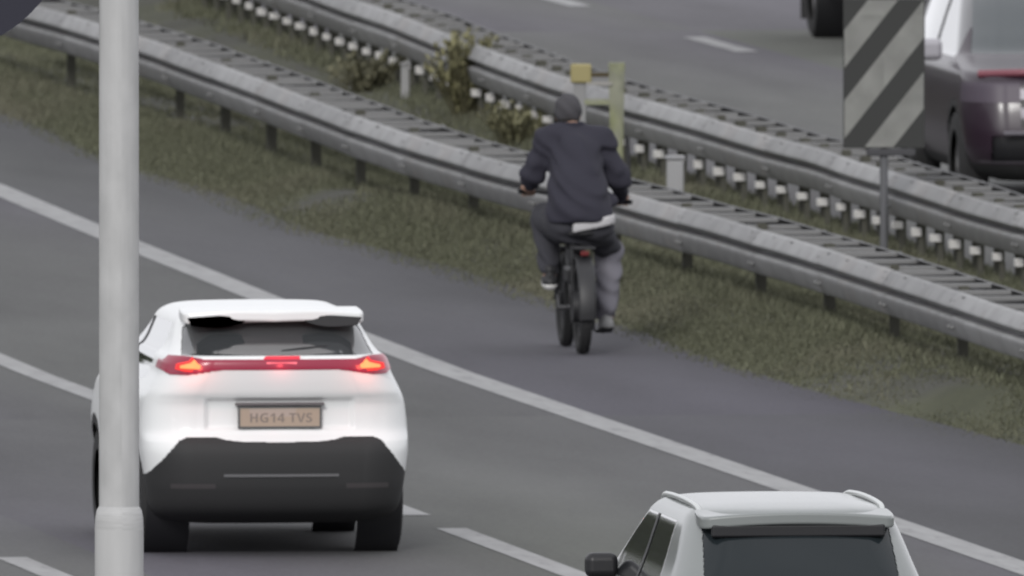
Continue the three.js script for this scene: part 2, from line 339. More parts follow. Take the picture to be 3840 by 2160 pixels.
// ---------------------------------------------------------------- vehicles
// A body is a stack of plan outlines. keys: [height, near end, far end, half width] with distances measured away from the near end.
function carShell(keys, o) {
  const nr = o.rear || 150, nc = 36, ns = 110, nf = 24, rows = o.rows || 150, K = [];
  const bul = o.bulge || (() => 0);
  // even rows along the key curve
  const len = [0]; for (let i = 1; i < keys.length; i++) len.push(len[i - 1] + Math.hypot(keys[i][0] - keys[i - 1][0], (keys[i][1] - keys[i - 1][1]) * .6, keys[i][3] - keys[i - 1][3]));
  const kk = keys.map((k, i) => [len[i], ...k]);
  const cat = (a, b, c, d, t) => { const m0 = (c - a) / 2, m1 = (d - b) / 2, t2 = t * t, t3 = t2 * t; return (2 * t3 - 3 * t2 + 1) * b + (t3 - 2 * t2 + t) * m0 + (-2 * t3 + 3 * t2) * c + (t3 - t2) * m1; };
  const at = s => { let i = 0; while (i < kk.length - 2 && s > kk[i + 1][0]) i++; const a = kk[Math.max(0, i - 1)], b = kk[i], c = kk[i + 1], d = kk[Math.min(kk.length - 1, i + 2)], t = (s - b[0]) / (c[0] - b[0]); return b.map((v, k) => k ? cat(a[k], v, c[k], d[k], t) : v); };
  for (let r = 0; r <= rows; r++) K.push(at(len[len.length - 1] * r / rows));
  const P = [];
  let NP = 0;
  K.forEach(([, h, z0, z1, w]) => {
    const ring = [], L = z1 - z0, cw = Math.min(.3, w * .4), cz = Math.min(o.corner || .3, L * .2), bow = o.bow || .07;
    const side = z => { const t = z / o.length; return 1 - .1 * Math.pow(Math.max(0, t - .6) / .4, 2) - (o.tail || .02) * Math.pow(Math.max(0, .15 - t) / .15, 2); };
    const half = [];
    for (let i = 0; i <= nr / 2; i++) { const x = (w - cw) * i / (nr / 2); half.push([x, z0 + bow * Math.pow(x / w, 2) + (o.dent ? o.dent(x, h) : 0)]); }
    const zc = z0 + bow * Math.pow((w - cw) / w, 2);
    for (let i = 1; i <= nc; i++) { const a = i / nc * Math.PI / 2; half.push([w - cw + cw * Math.sin(a), zc + cz * (1 - Math.cos(a))]); }
    for (let i = 1; i < ns; i++) half.push([w, zc + cz + (L - (zc - z0) - cz - .25 * Math.min(1, L / 2)) * i / ns]);
    const ze = half[half.length - 1][1];
    for (let i = 1; i <= nf; i++) { const a = i / nf * Math.PI / 2; half.push([w - w * (1 - Math.cos(a)), ze + (z1 - ze) * Math.sin(a)]); }
    half.forEach(q => { q[0] *= side(q[1]); if (q[0] > w * .8) q[0] += bul(q[1], h); });
    for (let i = half.length - 1; i > 0; i--) ring.push([-half[i][0], half[i][1]]);
    for (const q of half) ring.push(q);
    NP = ring.length; for (const q of ring) P.push(q[0], h, -q[1]);
  });
  const ix = []; for (let r = 0; r < rows; r++) for (let i = 0; i < NP - 1; i++) { const k = r * NP + i; ix.push(k, k + 1, k + NP, k + 1, k + NP + 1, k + NP); }
  const g = new THREE.BufferGeometry(); g.setAttribute('position', new THREE.Float32BufferAttribute(P, 3)); g.setIndex(ix); g.computeVertexNormals();
  return g;
}
// sort the shell's faces into parts; cls(x, y, d, ny, nz) -> part name or null (left open)
function splitShell(g, cls, mats, off, parent) {
  const p = g.attributes.position, n = g.attributes.normal, ix = g.index.array, lists = {};
  for (let i = 0; i < ix.length; i += 3) {
    const a = ix[i], b = ix[i + 1], c = ix[i + 2];
    const k = cls((p.getX(a) + p.getX(b) + p.getX(c)) / 3, (p.getY(a) + p.getY(b) + p.getY(c)) / 3, -(p.getZ(a) + p.getZ(b) + p.getZ(c)) / 3, n.getY(a), n.getZ(a));
    if (!k) continue; const L = lists[k] = lists[k] || { p: [], n: [] };
    for (const v of [a, b, c]) { const o = off[k] || 0; L.p.push(p.getX(v) + n.getX(v) * o, p.getY(v) + n.getY(v) * o, p.getZ(v) + n.getZ(v) * o); L.n.push(n.getX(v), n.getY(v), n.getZ(v)); }
  }
  const out = {};
  for (const k in lists) {
    const q = new THREE.BufferGeometry(); q.setAttribute('position', new THREE.Float32BufferAttribute(lists[k].p, 3)); q.setAttribute('normal', new THREE.Float32BufferAttribute(lists[k].n, 3));
    out[k] = part(k.replace(/\d+$/, ''), q, mats[k], parent);
  }
  return out;
}
const mTyre = mat(.022, .022, .023, .85), mRim = mat(.2, .2, .21, .4, { metalness: .6 });
function wheel(parent, x, z, r, w) {
  const pr = [[.6, -.5], [.93, -.5], [.985, -.42], [1, -.28], [.992, -.12], [1, -.1], [1, .1], [.992, .12], [1, .28], [.985, .42], [.93, .5], [.6, .5]].map(([a, b]) => new THREE.Vector2(a * r, b * w));
  const t = part('wheel', (() => { const g = new THREE.LatheGeometry(pr, 48); g.rotateZ(Math.PI / 2); return g; })(), mTyre, parent);
  const rim = [new THREE.CylinderGeometry(r * .6, r * .6, w * .6, 32, 1, true), new THREE.CylinderGeometry(r * .16, r * .16, w * .5, 16)].map(g => { g.rotateZ(Math.PI / 2); return g; });
  for (let k = 0; k < 5; k++) { const g = box(w * .3, r * .55, r * .16, 0, r * .32, 0, .01); g.rotateX(k * Math.PI * 2 / 5); rim.push(g); }
  part('rim', rim, mRim, t); t.position.set(x, r, z); return t;
}
const mWhite = mat(.8, .81, .81, .45, { clearcoat: .5, clearcoatRoughness: .2 });
const mGlass = mat(.05, .053, .056, .06, { ior: 1.6, clearcoat: 1, clearcoatRoughness: .04 });
const mClad = mat(.022, .022, .023, .7), mBlk = mat(.012, .012, .014, .45);
{ // white crossover braking, seen from behind
  const t = thing('parked_car', 'white crossover with lit red light bar driving behind the lamp column', 'car', [0, 0, 0]);
  t.name = 'white_car'; t.position.set(33.12, 0, -238.72); t.rotation.y = R(-1.3);
  const keys = [[.2, .34, 4.0, .6], [.235, .2, 4.12, .74], [.3, .08, 4.2, .8], [.42, .02, 4.25, .825], [.55, 0, 4.27, .84], [.66, .0, 4.27, .85], [.725, .02, 4.26, .85], [.75, .045, 4.25, .85], [.79, .085, 4.24, .848], [.84, .1, 4.2, .845], [.95, .1, 4.1, .835], [1.0, .085, 3.95, .825], [1.045, .06, 3.6, .808], [1.1, .045, 3.3, .782], [1.155, .035, 3.1, .755], [1.2, .03, 3.0, .738], [1.245, .035, 2.93, .722], [1.275, .06, 2.88, .705], [1.295, .12, 2.84, .675], [1.34, .22, 2.72, .645], [1.42, .38, 2.5, .61], [1.485, .5, 2.32, .58], [1.52, .58, 2.2, .545], [1.548, .72, 2.05, .48], [1.562, .9, 1.9, .36], [1.57, 1.2, 1.6, .15], [1.571, 1.39, 1.41, .004]].map(k => [k[0], k[1], k[2] - .3 * Math.min(1, Math.max(0, (k[2] - 1.6) / 1.4)), k[3]]);
  const bul = (z, h) => .035 * Math.exp(-Math.pow((z - .95) / .55, 2)) * Math.exp(-Math.pow((h - .82) / .24, 2)) + .03 * Math.exp(-Math.pow((z - 3.4) / .5, 2)) * Math.exp(-Math.pow((h - .75) / .25, 2));
  const g = carShell(keys, { length: 3.97, dent: (x, h) => .028 * sm(Math.min(1, Math.max(0, (.5 - Math.abs(x)) / .05))) * sm(Math.min(1, Math.max(0, (h - .80) / .03))) * sm(Math.min(1, Math.max(0, (1.02 - h) / .03))) + (Math.abs(Math.abs(x) - .6) < .012 && h > .76 && h < 1.14 ? .012 : 0), rear: 420, rows: 330, corner: .34, bow: .07, bulge: bul });
  const WZ = [.82, 3.18], WR = .335;
  const cladTop = a => a < .33 ? .735 + .012 * Math.pow(a / .33, 4) : a < .42 ? .747 + .018 * sm((a - .33) / .09) : a < .60 ? .765 : a < .65 ? .765 - .02 * (a - .60) / .05 : .745 - (a - .65) * 1.2;
  const cls = (x, y, d, ny, nz) => {
    const a = Math.abs(x), rear = d < .62 && nz > -.3;
    for (const wz of WZ) if (a > .6 && Math.hypot(d - wz, y - WR) < WR + .035) return null;
    if (y < .42 && d > .5 && a > .5) return 'cladding';
    for (const wz of WZ) if (a > .6 && Math.hypot(d - wz, y - WR) < WR + .1 && d > .45) return 'cladding';
    if (y < cladTop(a) && d < .5) {
      if (y > .515 && y < .532 && a < .37) return 'trim_strip';
      if (a > .42 && a < .7 && y > .44 && y < .468) return 'reflector';
      return 'cladding';
    }
    if (d < .58 && y > 1.165 && y < 1.285 && a < .8) { // light bar, deeper towards its ends
      const lo = 1.196 - .035 * sm(Math.min(1, Math.max(0, (a - .35) / .3))) + .05 * Math.max(0, (a - .69) / .08), hi = 1.258 + .02 * sm(Math.min(1, Math.max(0, (a - .45) / .15))) - .06 * Math.max(0, (a - .69) / .06);
      if (y > lo && y < hi) return 'light_bar';
    }
    if (rear && y > 1.285 && y < 1.5 && d < .8) {
      const e = .615 - (y - 1.29) * .3;
      if (a < e) return 'rear_window';
    }
    if (a > .5 && d > .6 && y > 1.07 + .06 * Math.max(0, 1 - (d - .6)) && y < 1.46) {
      const front = 3.15 - (y - 1.0) * 1.5, back = .78 + (y - 1.1) * .5;
      if (d > back && d < front) return Math.abs(d - 1.95) < .035 ? 'door_pillar' : 'side_window';
    }
    if (d > 2.2 && y > 1.1 && y < 1.48 && a < .62 - (y - 1.1) * .2 && nz < 0) return 'windscreen';
    if (d < .4 && y > .76 && y < 1.15) { if (a < .6) return 'tailgate'; }
    return 'body';
  };
  const mLens = mat(.17, .008, .026, .3, { clearcoat: .5, clearcoatRoughness: .2, emissive: C(.12, .003, .018) });
  const ms = { body: mWhite, tailgate: mWhite, cladding: mClad, trim_strip: mat(.13, .13, .135, .5), reflector: mat(.055, .05, .052, .35), light_bar: mLens, rear_window: mGlass, side_window: mGlass, door_pillar: mBlk, windscreen: mGlass };
  splitShell(g, cls, ms, { light_bar: .006, rear_window: -.004, side_window: -.004, trim_strip: .01, tailgate: 0 }, t);
  // dark inside so gaps and arches read dark
  part('underbody', [box(1.3, .2, 3.6, 0, .34, -2.05, .05), box(1.1, .5, 2.4, 0, .7, -2.0, .1)], mBlk, t);
  for (const [i, wz] of WZ.entries()) for (const s of [-1, 1]) wheel(t, s * (.735 - .01 * i), -wz, WR, .215);
  for (const wz of WZ) for (const s of [-1, 1]) { const a = new THREE.CylinderGeometry(WR + .045, WR + .045, .28, 32, 1, true, -Math.PI / 2, Math.PI); a.rotateZ(Math.PI / 2); a.translate(s * .68, WR, -wz); part('arch_liner', a, mBlk, t); }
  // roof spoiler with two black ears under it
  const sp = new THREE.Shape(); sp.moveTo(-.54, 0); sp.quadraticCurveTo(-.585, .03, -.56, .3); sp.lineTo(.56, .3); sp.quadraticCurveTo(.585, .03, .54, 0); sp.quadraticCurveTo(.28, -.05, 0, -.055); sp.quadraticCurveTo(-.28, -.05, -.54, 0);
  const sg = new THREE.ExtrudeGeometry(sp, { depth: .035, bevelEnabled: true, bevelSize: .018, bevelThickness: .018, bevelSegments: 3, curveSegments: 24 });
  sg.rotateX(-Math.PI / 2); { const p = sg.attributes.position; for (let i = 0; i < p.count; i++) { const x = p.getX(i), z = p.getZ(i); p.setY(i, p.getY(i) + 1.522 - z * .08 - .1 * x * x - (z > -.05 ? .012 * (1 - Math.min(1, Math.abs(x) / .3)) : 0)); p.setZ(i, z - .42); } sg.computeVertexNormals(); }
  part('spoiler', sg, mWhite, t);
  for (const s of [-1, 1]) {
    const e = new THREE.Shape(); e.moveTo(-.19, .02); e.quadraticCurveTo(-.1, .045, .0, .045); e.lineTo(.185, .03); e.lineTo(.16, -.025); e.quadraticCurveTo(0, -.055, -.09, -.03); e.quadraticCurveTo(-.16, -.01, -.19, .02);
    const eg = new THREE.ExtrudeGeometry(e, { depth: .05, bevelEnabled: true, bevelSize: .004, bevelThickness: .004, bevelSegments: 1, curveSegments: 12 }); if (s < 0) eg.scale(-1, 1, 1);
    eg.scale(1, .8, 1); eg.rotateX(-.1); eg.translate(s * .37, 1.484, -.415); part('spoiler_ear', eg, mBlk, t);
  }
  // lit lamps
  const glow = (r, g, b, k) => new THREE.MeshStandardMaterial({ color: C(.3, .02, .02), emissive: C(r, g, b), emissiveIntensity: k, roughness: .4 });
  const lamp = (pts, z, m, name, dz = .012) => { const e = new THREE.ExtrudeGeometry(new THREE.Shape(pts.map(q => new THREE.Vector2(...q))), { depth: dz, bevelEnabled: true, bevelSize: .004, bevelThickness: .003, bevelSegments: 1 }); e.translate(0, 0, z); return part(name, e, m, t); };
  for (const s of [-1, 1]) {
    const sx = a => a.map(([x, y]) => [s * x, y]);
    lamp(sx([[.50, 1.185], [.47, 1.21], [.505, 1.24], [.55, 1.252], [.565, 1.275], [.585, 1.25], [.665, 1.235], [.672, 1.205], [.62, 1.19]]), -.095, glow(.9, .04, .04, .75), 'tail_lamp');
    lamp(sx([[.515, 1.205], [.5, 1.218], [.535, 1.235], [.552, 1.258], [.572, 1.238], [.64, 1.222], [.64, 1.212]]), -.078, glow(1, .4, .12, 1.15), 'brake_lamp');
    const pl = new THREE.PointLight(C(1, .12, .06), .045, 6); pl.position.set(s * .57, 1.22, .03); pl.castShadow = true; t.add(pl);
  }
  lamp([[-.105, 1.213], [-.105, 1.268], [-.09, 1.28], [.12, 1.28], [.125, 1.213]], -.06, glow(.8, .05, .1, .75), 'centre_lamp_housing');
  lamp([[-.09, 1.226], [-.09, 1.242], [.1, 1.242], [.1, 1.226]], -.042, glow(1, .22, .28, 1.0), 'centre_brake_lamp');
  { const pl = new THREE.PointLight(C(1, .1, .12), .02, 5); pl.position.set(0, 1.235, .05); pl.castShadow = true; t.add(pl); }
  // number plate in its recess
  part('plate_recess', box(.57, .018, .05, 0, .975, -.1, .004), mat(.12, .11, .115, .6), t);
  const cv = document.createElement('canvas'); cv.width = 512; cv.height = 128; const cx = cv.getContext('2d');
  cx.fillStyle = '#a69484'; cx.fillRect(0, 0, 512, 128); cx.fillStyle = '#aa9a90'; cx.fillRect(60, 0, 300, 60);
  cx.fillStyle = '#80746c'; cx.font = 'bold 92px sans-serif'; cx.textAlign = 'center'; cx.textBaseline = 'middle'; cx.fillText('HG14 TVS', 262, 68, 420);
  const pt = new THREE.CanvasTexture(cv); pt.colorSpace = THREE.SRGBColorSpace;
  part('number_plate', box(.54, .145, .016, 0, .89, -.1, .006), mat(.11, .11, .11, .5), t);
  const pf = new THREE.PlaneGeometry(.51, .115); pf.translate(0, .89, -.0905); const pm = part('plate_face', pf, new THREE.MeshStandardMaterial({ map: pt, roughness: .5 }), t);
  for (const s of [-1, 1]) { const m = part('wing_mirror', box(.14, .12, .12, s * .8, 1.07, -2.6, .045), mWhite, t); }
  // rear wiper
  part('wiper', tube([[.02, 1.31, -.17], [.16, 1.325, -.2], [.32, 1.335, -.24]], .007, 6, 5), mBlk, t);
}
{ // pale silver estate at the lower right, only its upper part in view
  const t = thing('silver_car', 'pale silver hatchback with roof rails at the bottom right', 'car', [32.93, 0, -215.3], R(-1.2)); t.scale.set(.92, 1, 1);
  const mSil = mat(.2, .215, .212, .42, { clearcoat: .8, clearcoatRoughness: .12 }), mSil2 = mat(.3, .32, .32, .45);
  const keys = [[.22, .3, 4.1, .6], [.27, .14, 4.2, .76], [.45, .02, 4.35, .84], [.6, 0, 4.38, .86], [.8, .02, 4.35, .86], [.95, .06, 4.2, .85], [1.02, .08, 3.7, .835], [1.08, .1, 3.3, .81], [1.2, .18, 3.05, .76], [1.35, .31, 2.75, .705], [1.44, .4, 2.55, .668], [1.49, .46, 2.4, .635], [1.52, .55, 2.25, .585], [1.54, .75, 2.1, .48], [1.552, 1.0, 1.9, .3], [1.556, 1.3, 1.7, .12], [1.557, 1.49, 1.51, .004]];
  const g = carShell(keys, { length: 4.38, rear: 420, rows: 230, corner: .38, bow: .06 });
  const WZ = [.85, 3.45], WR = .33;
  splitShell(g, (x, y, d, ny, nz) => {
    const a = Math.abs(x);
    for (const wz of WZ) if (a > .6 && Math.hypot(d - wz, y - WR) < WR + .03) return null;
    if (y < .38) return 'cladding';
    if (d < .75 && nz > -.2 && y > 1.03 && y < 1.455 && a < .63 - (y - 1.03) * .1) return 'rear_window';
    if (d < .5 && y > .84 && y < 1.03 && a > .48) return 'tail_lamp';
    if (a > .5 && y > 1.03 && y < 1.43) {
      const f = 3.2 - (y - 1) * 1.5, b = .92 + (y - 1.03) * .35;
      if (d > b && d < f) return Math.abs(d - 1.85) < .04 ? 'door_pillar' : 'side_window';
      if (d > b - .035 && d < f + .03) return d < 1.8 ? (x < 0 ? 'window_trim1' : 'window_trim2') : (x < 0 ? 'window_trim3' : 'window_trim4');
    }
    if (d > 2.2 && y > 1.08 && y < 1.46 && a < .62 - (y - 1.1) * .2 && nz < 0) return 'windscreen';
    return 'body';
  }, { body: mSil, cladding: mClad, rear_window: mat(.016, .021, .024, .1, { ior: 1.4 }), tail_lamp: mat(.2, .01, .02, .15, { clearcoat: 1 }), side_window: mGlass, door_pillar: mBlk, ...(m => ({ window_trim1: m, window_trim2: m, window_trim3: m, window_trim4: m }))(mat(.5, .5, .5, .25, { metalness: .5 })), windscreen: mGlass }, { rear_window: -.004, side_window: -.004, tail_lamp: .004, window_trim: .004 }, t);
  part('underbody', [box(1.3, .2, 3.6, 0, .34, -2.1, .05), box(1.1, .5, 2.4, 0, .7, -2.0, .1)], mBlk, t);
  for (const wz of WZ) for (const s of [-1, 1]) wheel(t, s * .74, -wz, WR, .21);
  const sp = new THREE.Shape(); sp.moveTo(-.56, 0); sp.quadraticCurveTo(-.63, .02, -.6, .3); sp.lineTo(.6, .3); sp.quadraticCurveTo(.63, .02, .56, 0); sp.quadraticCurveTo(0, -.06, -.56, 0);
  const sg = new THREE.ExtrudeGeometry(sp, { depth: .04, bevelEnabled: true, bevelSize: .015, bevelThickness: .015, bevelSegments: 3, curveSegments: 20 });
  sg.rotateX(-Math.PI / 2); { const p = sg.attributes.position; for (let i = 0; i < p.count; i++) { const x = p.getX(i), z = p.getZ(i); p.setY(i, p.getY(i) + 1.462 - z * .1 - .09 * x * x); p.setZ(i, z - .36); } sg.computeVertexNormals(); }
  part('spoiler', sg, mSil, t);
  part('spoiler_underside', box(1.1, .075, .06, 0, 1.405, -.365, .015), mBlk, t);
  for (const s of [-1, 1]) {
    part('roof_rail', [tube([[s * .575, 1.475, -.62], [s * .585, 1.515, -.72], [s * .59, 1.535, -1.0], [s * .59, 1.535, -1.9], [s * .58, 1.51, -2.3], [s * .57, 1.47, -2.4]], .017, 30, 8)], mat(.6, .62, .61, .3, { metalness: .3 }), t);
    const m = part('wing_mirror', box(.21, .15, .13, s * .92, 1.08, -2.75, .05), mBlk, t);
  }
  part('wiper', tube([[0, 1.05, -.105], [.2, 1.07, -.12], [.4, 1.075, -.14]], .008, 6, 5), mBlk, t);
  part('head_restraint', [box(.24, .16, .1, -.34, 1.12, -.9, .04), box(.24, .16, .1, .34, 1.12, -.9, .04)], mBlk, t);
}
{ // maroon sport utility coming the other way, front towards us
  const t = thing('maroon_car', 'dark maroon car facing forwards on the far carriageway at the right edge', 'car', [0, 0, 0]);
  t.position.set(45.97, 0, -286.3); t.rotation.y = R(-1);
  const mM = mat(.022, .011, .021, .4, { clearcoat: .5, clearcoatRoughness: .15 }), mChr = mat(.16, .15, .17, .35, { metalness: .3 });
  const keys = [[.2, .3, 4.2, .62], [.26, .14, 4.4, .78], [.4, .03, 4.5, .87], [.55, 0, 4.52, .9], [.72, .02, 4.52, .91], [.88, .06, 4.5, .91], [.98, .1, 4.48, .905], [1.04, .2, 4.46, .89], [1.08, .5, 4.44, .87], [1.12, .85, 4.4, .84], [1.16, 1.05, 4.37, .81], [1.3, 1.3, 4.3, .765], [1.5, 1.65, 4.15, .7], [1.6, 1.85, 4.0, .655], [1.65, 2.0, 3.9, .6], [1.68, 2.2, 3.6, .48], [1.69, 2.5, 3.2, .2], [1.691, 2.84, 2.86, .004]];
  const g = carShell(keys, { length: 4.52, rear: 110, rows: 120, corner: .4, bow: .14 });
  const WZ = [.9, 3.6], WR = .36;
  splitShell(g, (x, y, d, ny, nz) => {
    const a = Math.abs(x);
    for (const wz of WZ) if (a > .62 && Math.hypot(d - wz, y - WR) < WR + .04) return null;
    if (y < .34) return 'cladding';
    if (d > .4 && a > .6) for (const wz of WZ) if (Math.hypot(d - wz, y - WR) < WR + .1) return 'cladding';
    if (y > 1.15 && y < 1.6 && a < .73 - (y - 1.15) * .28 && d < 1.95 && nz > 0) return 'windscreen';
    if (a > .5 && y > 1.12 && y < 1.56) { const f = 1.35 + (y - 1.1) * .9, b = 4.0 - (y - 1.1) * .5; if (d > f && d < b) return Math.abs(d - 2.6) < .05 ? 'door_pillar' : 'side_window'; }
    if (d < .5 && y > .82 && y < .97 && a > .5) return 'head_lamp';
    if (d < .4 && a < .5 && y > .62 && y < .92) return (Math.floor(y * 13) % 2) ? 'grille_bar' : 'grille';
    if (d < .5 && a < .72 && y > .36 && y < .56) return 'lower_grille';
    if (d < .5 && a < .8 && y > .345 && y < .36) return 'trim_strip';
    return 'body';
  }, { body: mM, cladding: mClad, windscreen: mat(.035, .045, .05, .08, { clearcoat: 1 }), side_window: mat(.05, .05, .055, .05, { ior: 1.9, clearcoat: 1 }), door_pillar: mBlk, head_lamp: mat(.07, .055, .075, .5), grille: mBlk, grille_bar: mChr, lower_grille: mBlk, trim_strip: mChr }, { windscreen: -.003, side_window: -.003, head_lamp: .004, grille: -.02, lower_grille: -.02 }, t);
  part('underbody', [box(1.4, .2, 3.8, 0, .36, -2.2, .05), box(1.2, .5, 2.6, 0, .75, -2.4, .1)], mBlk, t);
  part('bumper_trim', [box(1.3, .03, .03, 0, .585, .012, .01)], mChr, t);
  part('bonnet_edge', tube([[-.8, 1.03, -.3], [-.4, 1.045, -.14], [0, 1.05, -.1], [.4, 1.045, -.14], [.8, 1.03, -.3]], .03, 24, 8), mat(.2, .06, .08, .35), t);
  for (const wz of WZ) for (const s of [-1, 1]) wheel(t, s * .79, -wz, WR, .23);
  for (const s of [-1, 1]) part('wing_mirror', box(.22, .17, .12, s * 1.02, 1.17, -1.55, .05), mat(.35, .34, .37, .35, { clearcoat: 1 }), t);
}
{ // small navy lorry further along the far carriageway, only its foot in view
  const t = thing('lorry', 'small navy lorry with grey load body behind the striped hazard board', 'lorry', [49.75, 0, -314.4]);
  const mN = mat(.016, .017, .06, .4, { clearcoat: .6 }), mGy = mat(.075, .073, .08, .6), mS = mat(.34, .34, .36, .35, { metalness: .4 });
  part('cab', [box(2.0, 1.65, 1.75, 0, 1.55, -.95, .14)], mN, t);
  part('windscreen', box(1.75, .75, .05, 0, 1.85, -.075, .02), mGlass, t);
  part('bumper', box(2.04, .36, .3, 0, .52, -.1, .06), mGy, t);
  for (let i = 0; i < 4; i++) part('grille_bar', box(1.2, .045, .04, 0, .86 + i * .1, -.07, .01), mGy, t);
  for (const s of [-1, 1]) { part('headlamp', box(.3, .16, .06, s * .78, .56, .06, .03), mat(.4, .4, .44, .15), t); part('wing_mirror', box(.16, .4, .1, s * 1.2, 1.9, -.3, .05), mBlk, t); }
  part('side_window', box(.02, .6, .8, -1.0, 1.85, -.95, .008), mGlass, t);
  for (const z of [-.95, -4.2]) for (const s of [-1, 1]) { wheel(t, s * .86, z, .36, .24); part('mudguard', (() => { const g = new THREE.CylinderGeometry(.45, .45, .3, 24, 1, true, -Math.PI / 2, Math.PI); g.rotateZ(Math.PI / 2); g.translate(s * .85, .36, z); return g; })(), mBlk, t); part('mud_flap', box(.28, .45, .02, s * .86, .36, z - .46, .005), mDark, t); }
  part('chassis', box(.8, .22, 5.0, 0, .62, -2.6, .03), mBlk, t);
  part('load_body', box(2.0, 1.0, 3.3, 0, 1.32, -3.55, .03), mat(.17, .165, .175, .5), t);
  part('side_guard', [box(.03, .08, 2.0, -.98, .55, -2.6, .01)], mGy, t);
  for (const z of [-5.15, -3.4, -2.3]) part('body_post', box(.06, 1.35, .07, -1.0, 1.2, z, .01), mS, t);
}

// ---------------------------------------------------------------- cyclist
// surface nets over a distance field
function fieldMesh(f, lo, hi, cell) {
  const n = [0, 1, 2].map(i => Math.ceil((hi[i] - lo[i]) / cell) + 1), [nx, ny, nz] = n, F = new Float32Array(nx * ny * nz);
  const id = (i, j, k) => (k * ny + j) * nx + i;
  for (let k = 0; k < nz; k++) for (let j = 0; j < ny; j++) for (let i = 0; i < nx; i++) F[id(i, j, k)] = f(lo[0] + i * cell, lo[1] + j * cell, lo[2] + k * cell);
  const vi = new Int32Array(nx * ny * nz).fill(-1), P = [], ix = [];
  for (let k = 0; k < nz - 1; k++) for (let j = 0; j < ny - 1; j++) for (let i = 0; i < nx - 1; i++) {
    let c = 0, sx = 0, sy = 0, sz = 0; const v = []; for (let q = 0; q < 8; q++) v.push(F[id(i + (q & 1), j + (q >> 1 & 1), k + (q >> 2))]);
    for (let a = 0; a < 8; a++) for (const b of [1, 2, 4]) { if (a & b) continue; const d = a | b; if ((v[a] < 0) !== (v[d] < 0)) { const t = v[a] / (v[a] - v[d]); sx += (a & 1) + (b === 1 ? t : 0); sy += (a >> 1 & 1) + (b === 2 ? t : 0); sz += (a >> 2) + (b === 4 ? t : 0); c++; } }
    if (c) { vi[id(i, j, k)] = P.length / 3; P.push(lo[0] + (i + sx / c) * cell, lo[1] + (j + sy / c) * cell, lo[2] + (k + sz / c) * cell); }
  }
  const quad = (a, b, c, d, flip) => { if (a < 0 || b < 0 || c < 0 || d < 0) return; flip ? ix.push(a, c, b, a, d, c) : ix.push(a, b, c, a, c, d); };
  for (let k = 1; k < nz - 1; k++) for (let j = 1; j < ny - 1; j++) for (let i = 1; i < nx - 1; i++) {
    const s = F[id(i, j, k)] < 0;
    if (s !== F[id(i + 1, j, k)] < 0) quad(vi[id(i, j - 1, k - 1)], vi[id(i, j, k - 1)], vi[id(i, j, k)], vi[id(i, j - 1, k)], !s);
    if (s !== F[id(i, j + 1, k)] < 0) quad(vi[id(i - 1, j, k - 1)], vi[id(i - 1, j, k)], vi[id(i, j, k)], vi[id(i, j, k - 1)], !s);
    if (s !== F[id(i, j, k + 1)] < 0) quad(vi[id(i - 1, j - 1, k)], vi[id(i, j - 1, k)], vi[id(i, j, k)], vi[id(i - 1, j, k)], !s);
  }
  const g = new THREE.BufferGeometry(); g.setAttribute('position', new THREE.Float32BufferAttribute(P, 3)); g.setIndex(ix); g.computeVertexNormals(); return g;
}
const smin = (a, b, k) => { const h = Math.max(k - Math.abs(a - b), 0) / k; return Math.min(a, b) - h * h * k * .25; };
const cap = (A, B, r0, r1) => { const d = [B[0] - A[0], B[1] - A[1], B[2] - A[2]], L = d[0] ** 2 + d[1] ** 2 + d[2] ** 2; return (x, y, z) => { const px = x - A[0], py = y - A[1], pz = z - A[2], t = Math.min(1, Math.max(0, (px * d[0] + py * d[1] + pz * d[2]) / L)); return Math.hypot(px - d[0] * t, py - d[1] * t, pz - d[2] * t) - (r0 + (r1 - r0) * t); }; };
const ell = (c, r) => (x, y, z) => { const a = (x - c[0]) / r[0], b = (y - c[1]) / r[1], d = (z - c[2]) / r[2], k = Math.hypot(a, b, d); return (k - 1) * Math.min(...r); };
const blend = (fs, k) => (x, y, z) => { let v = 1e3; for (const f of fs) v = smin(v, f(x, y, z), k); return v; };

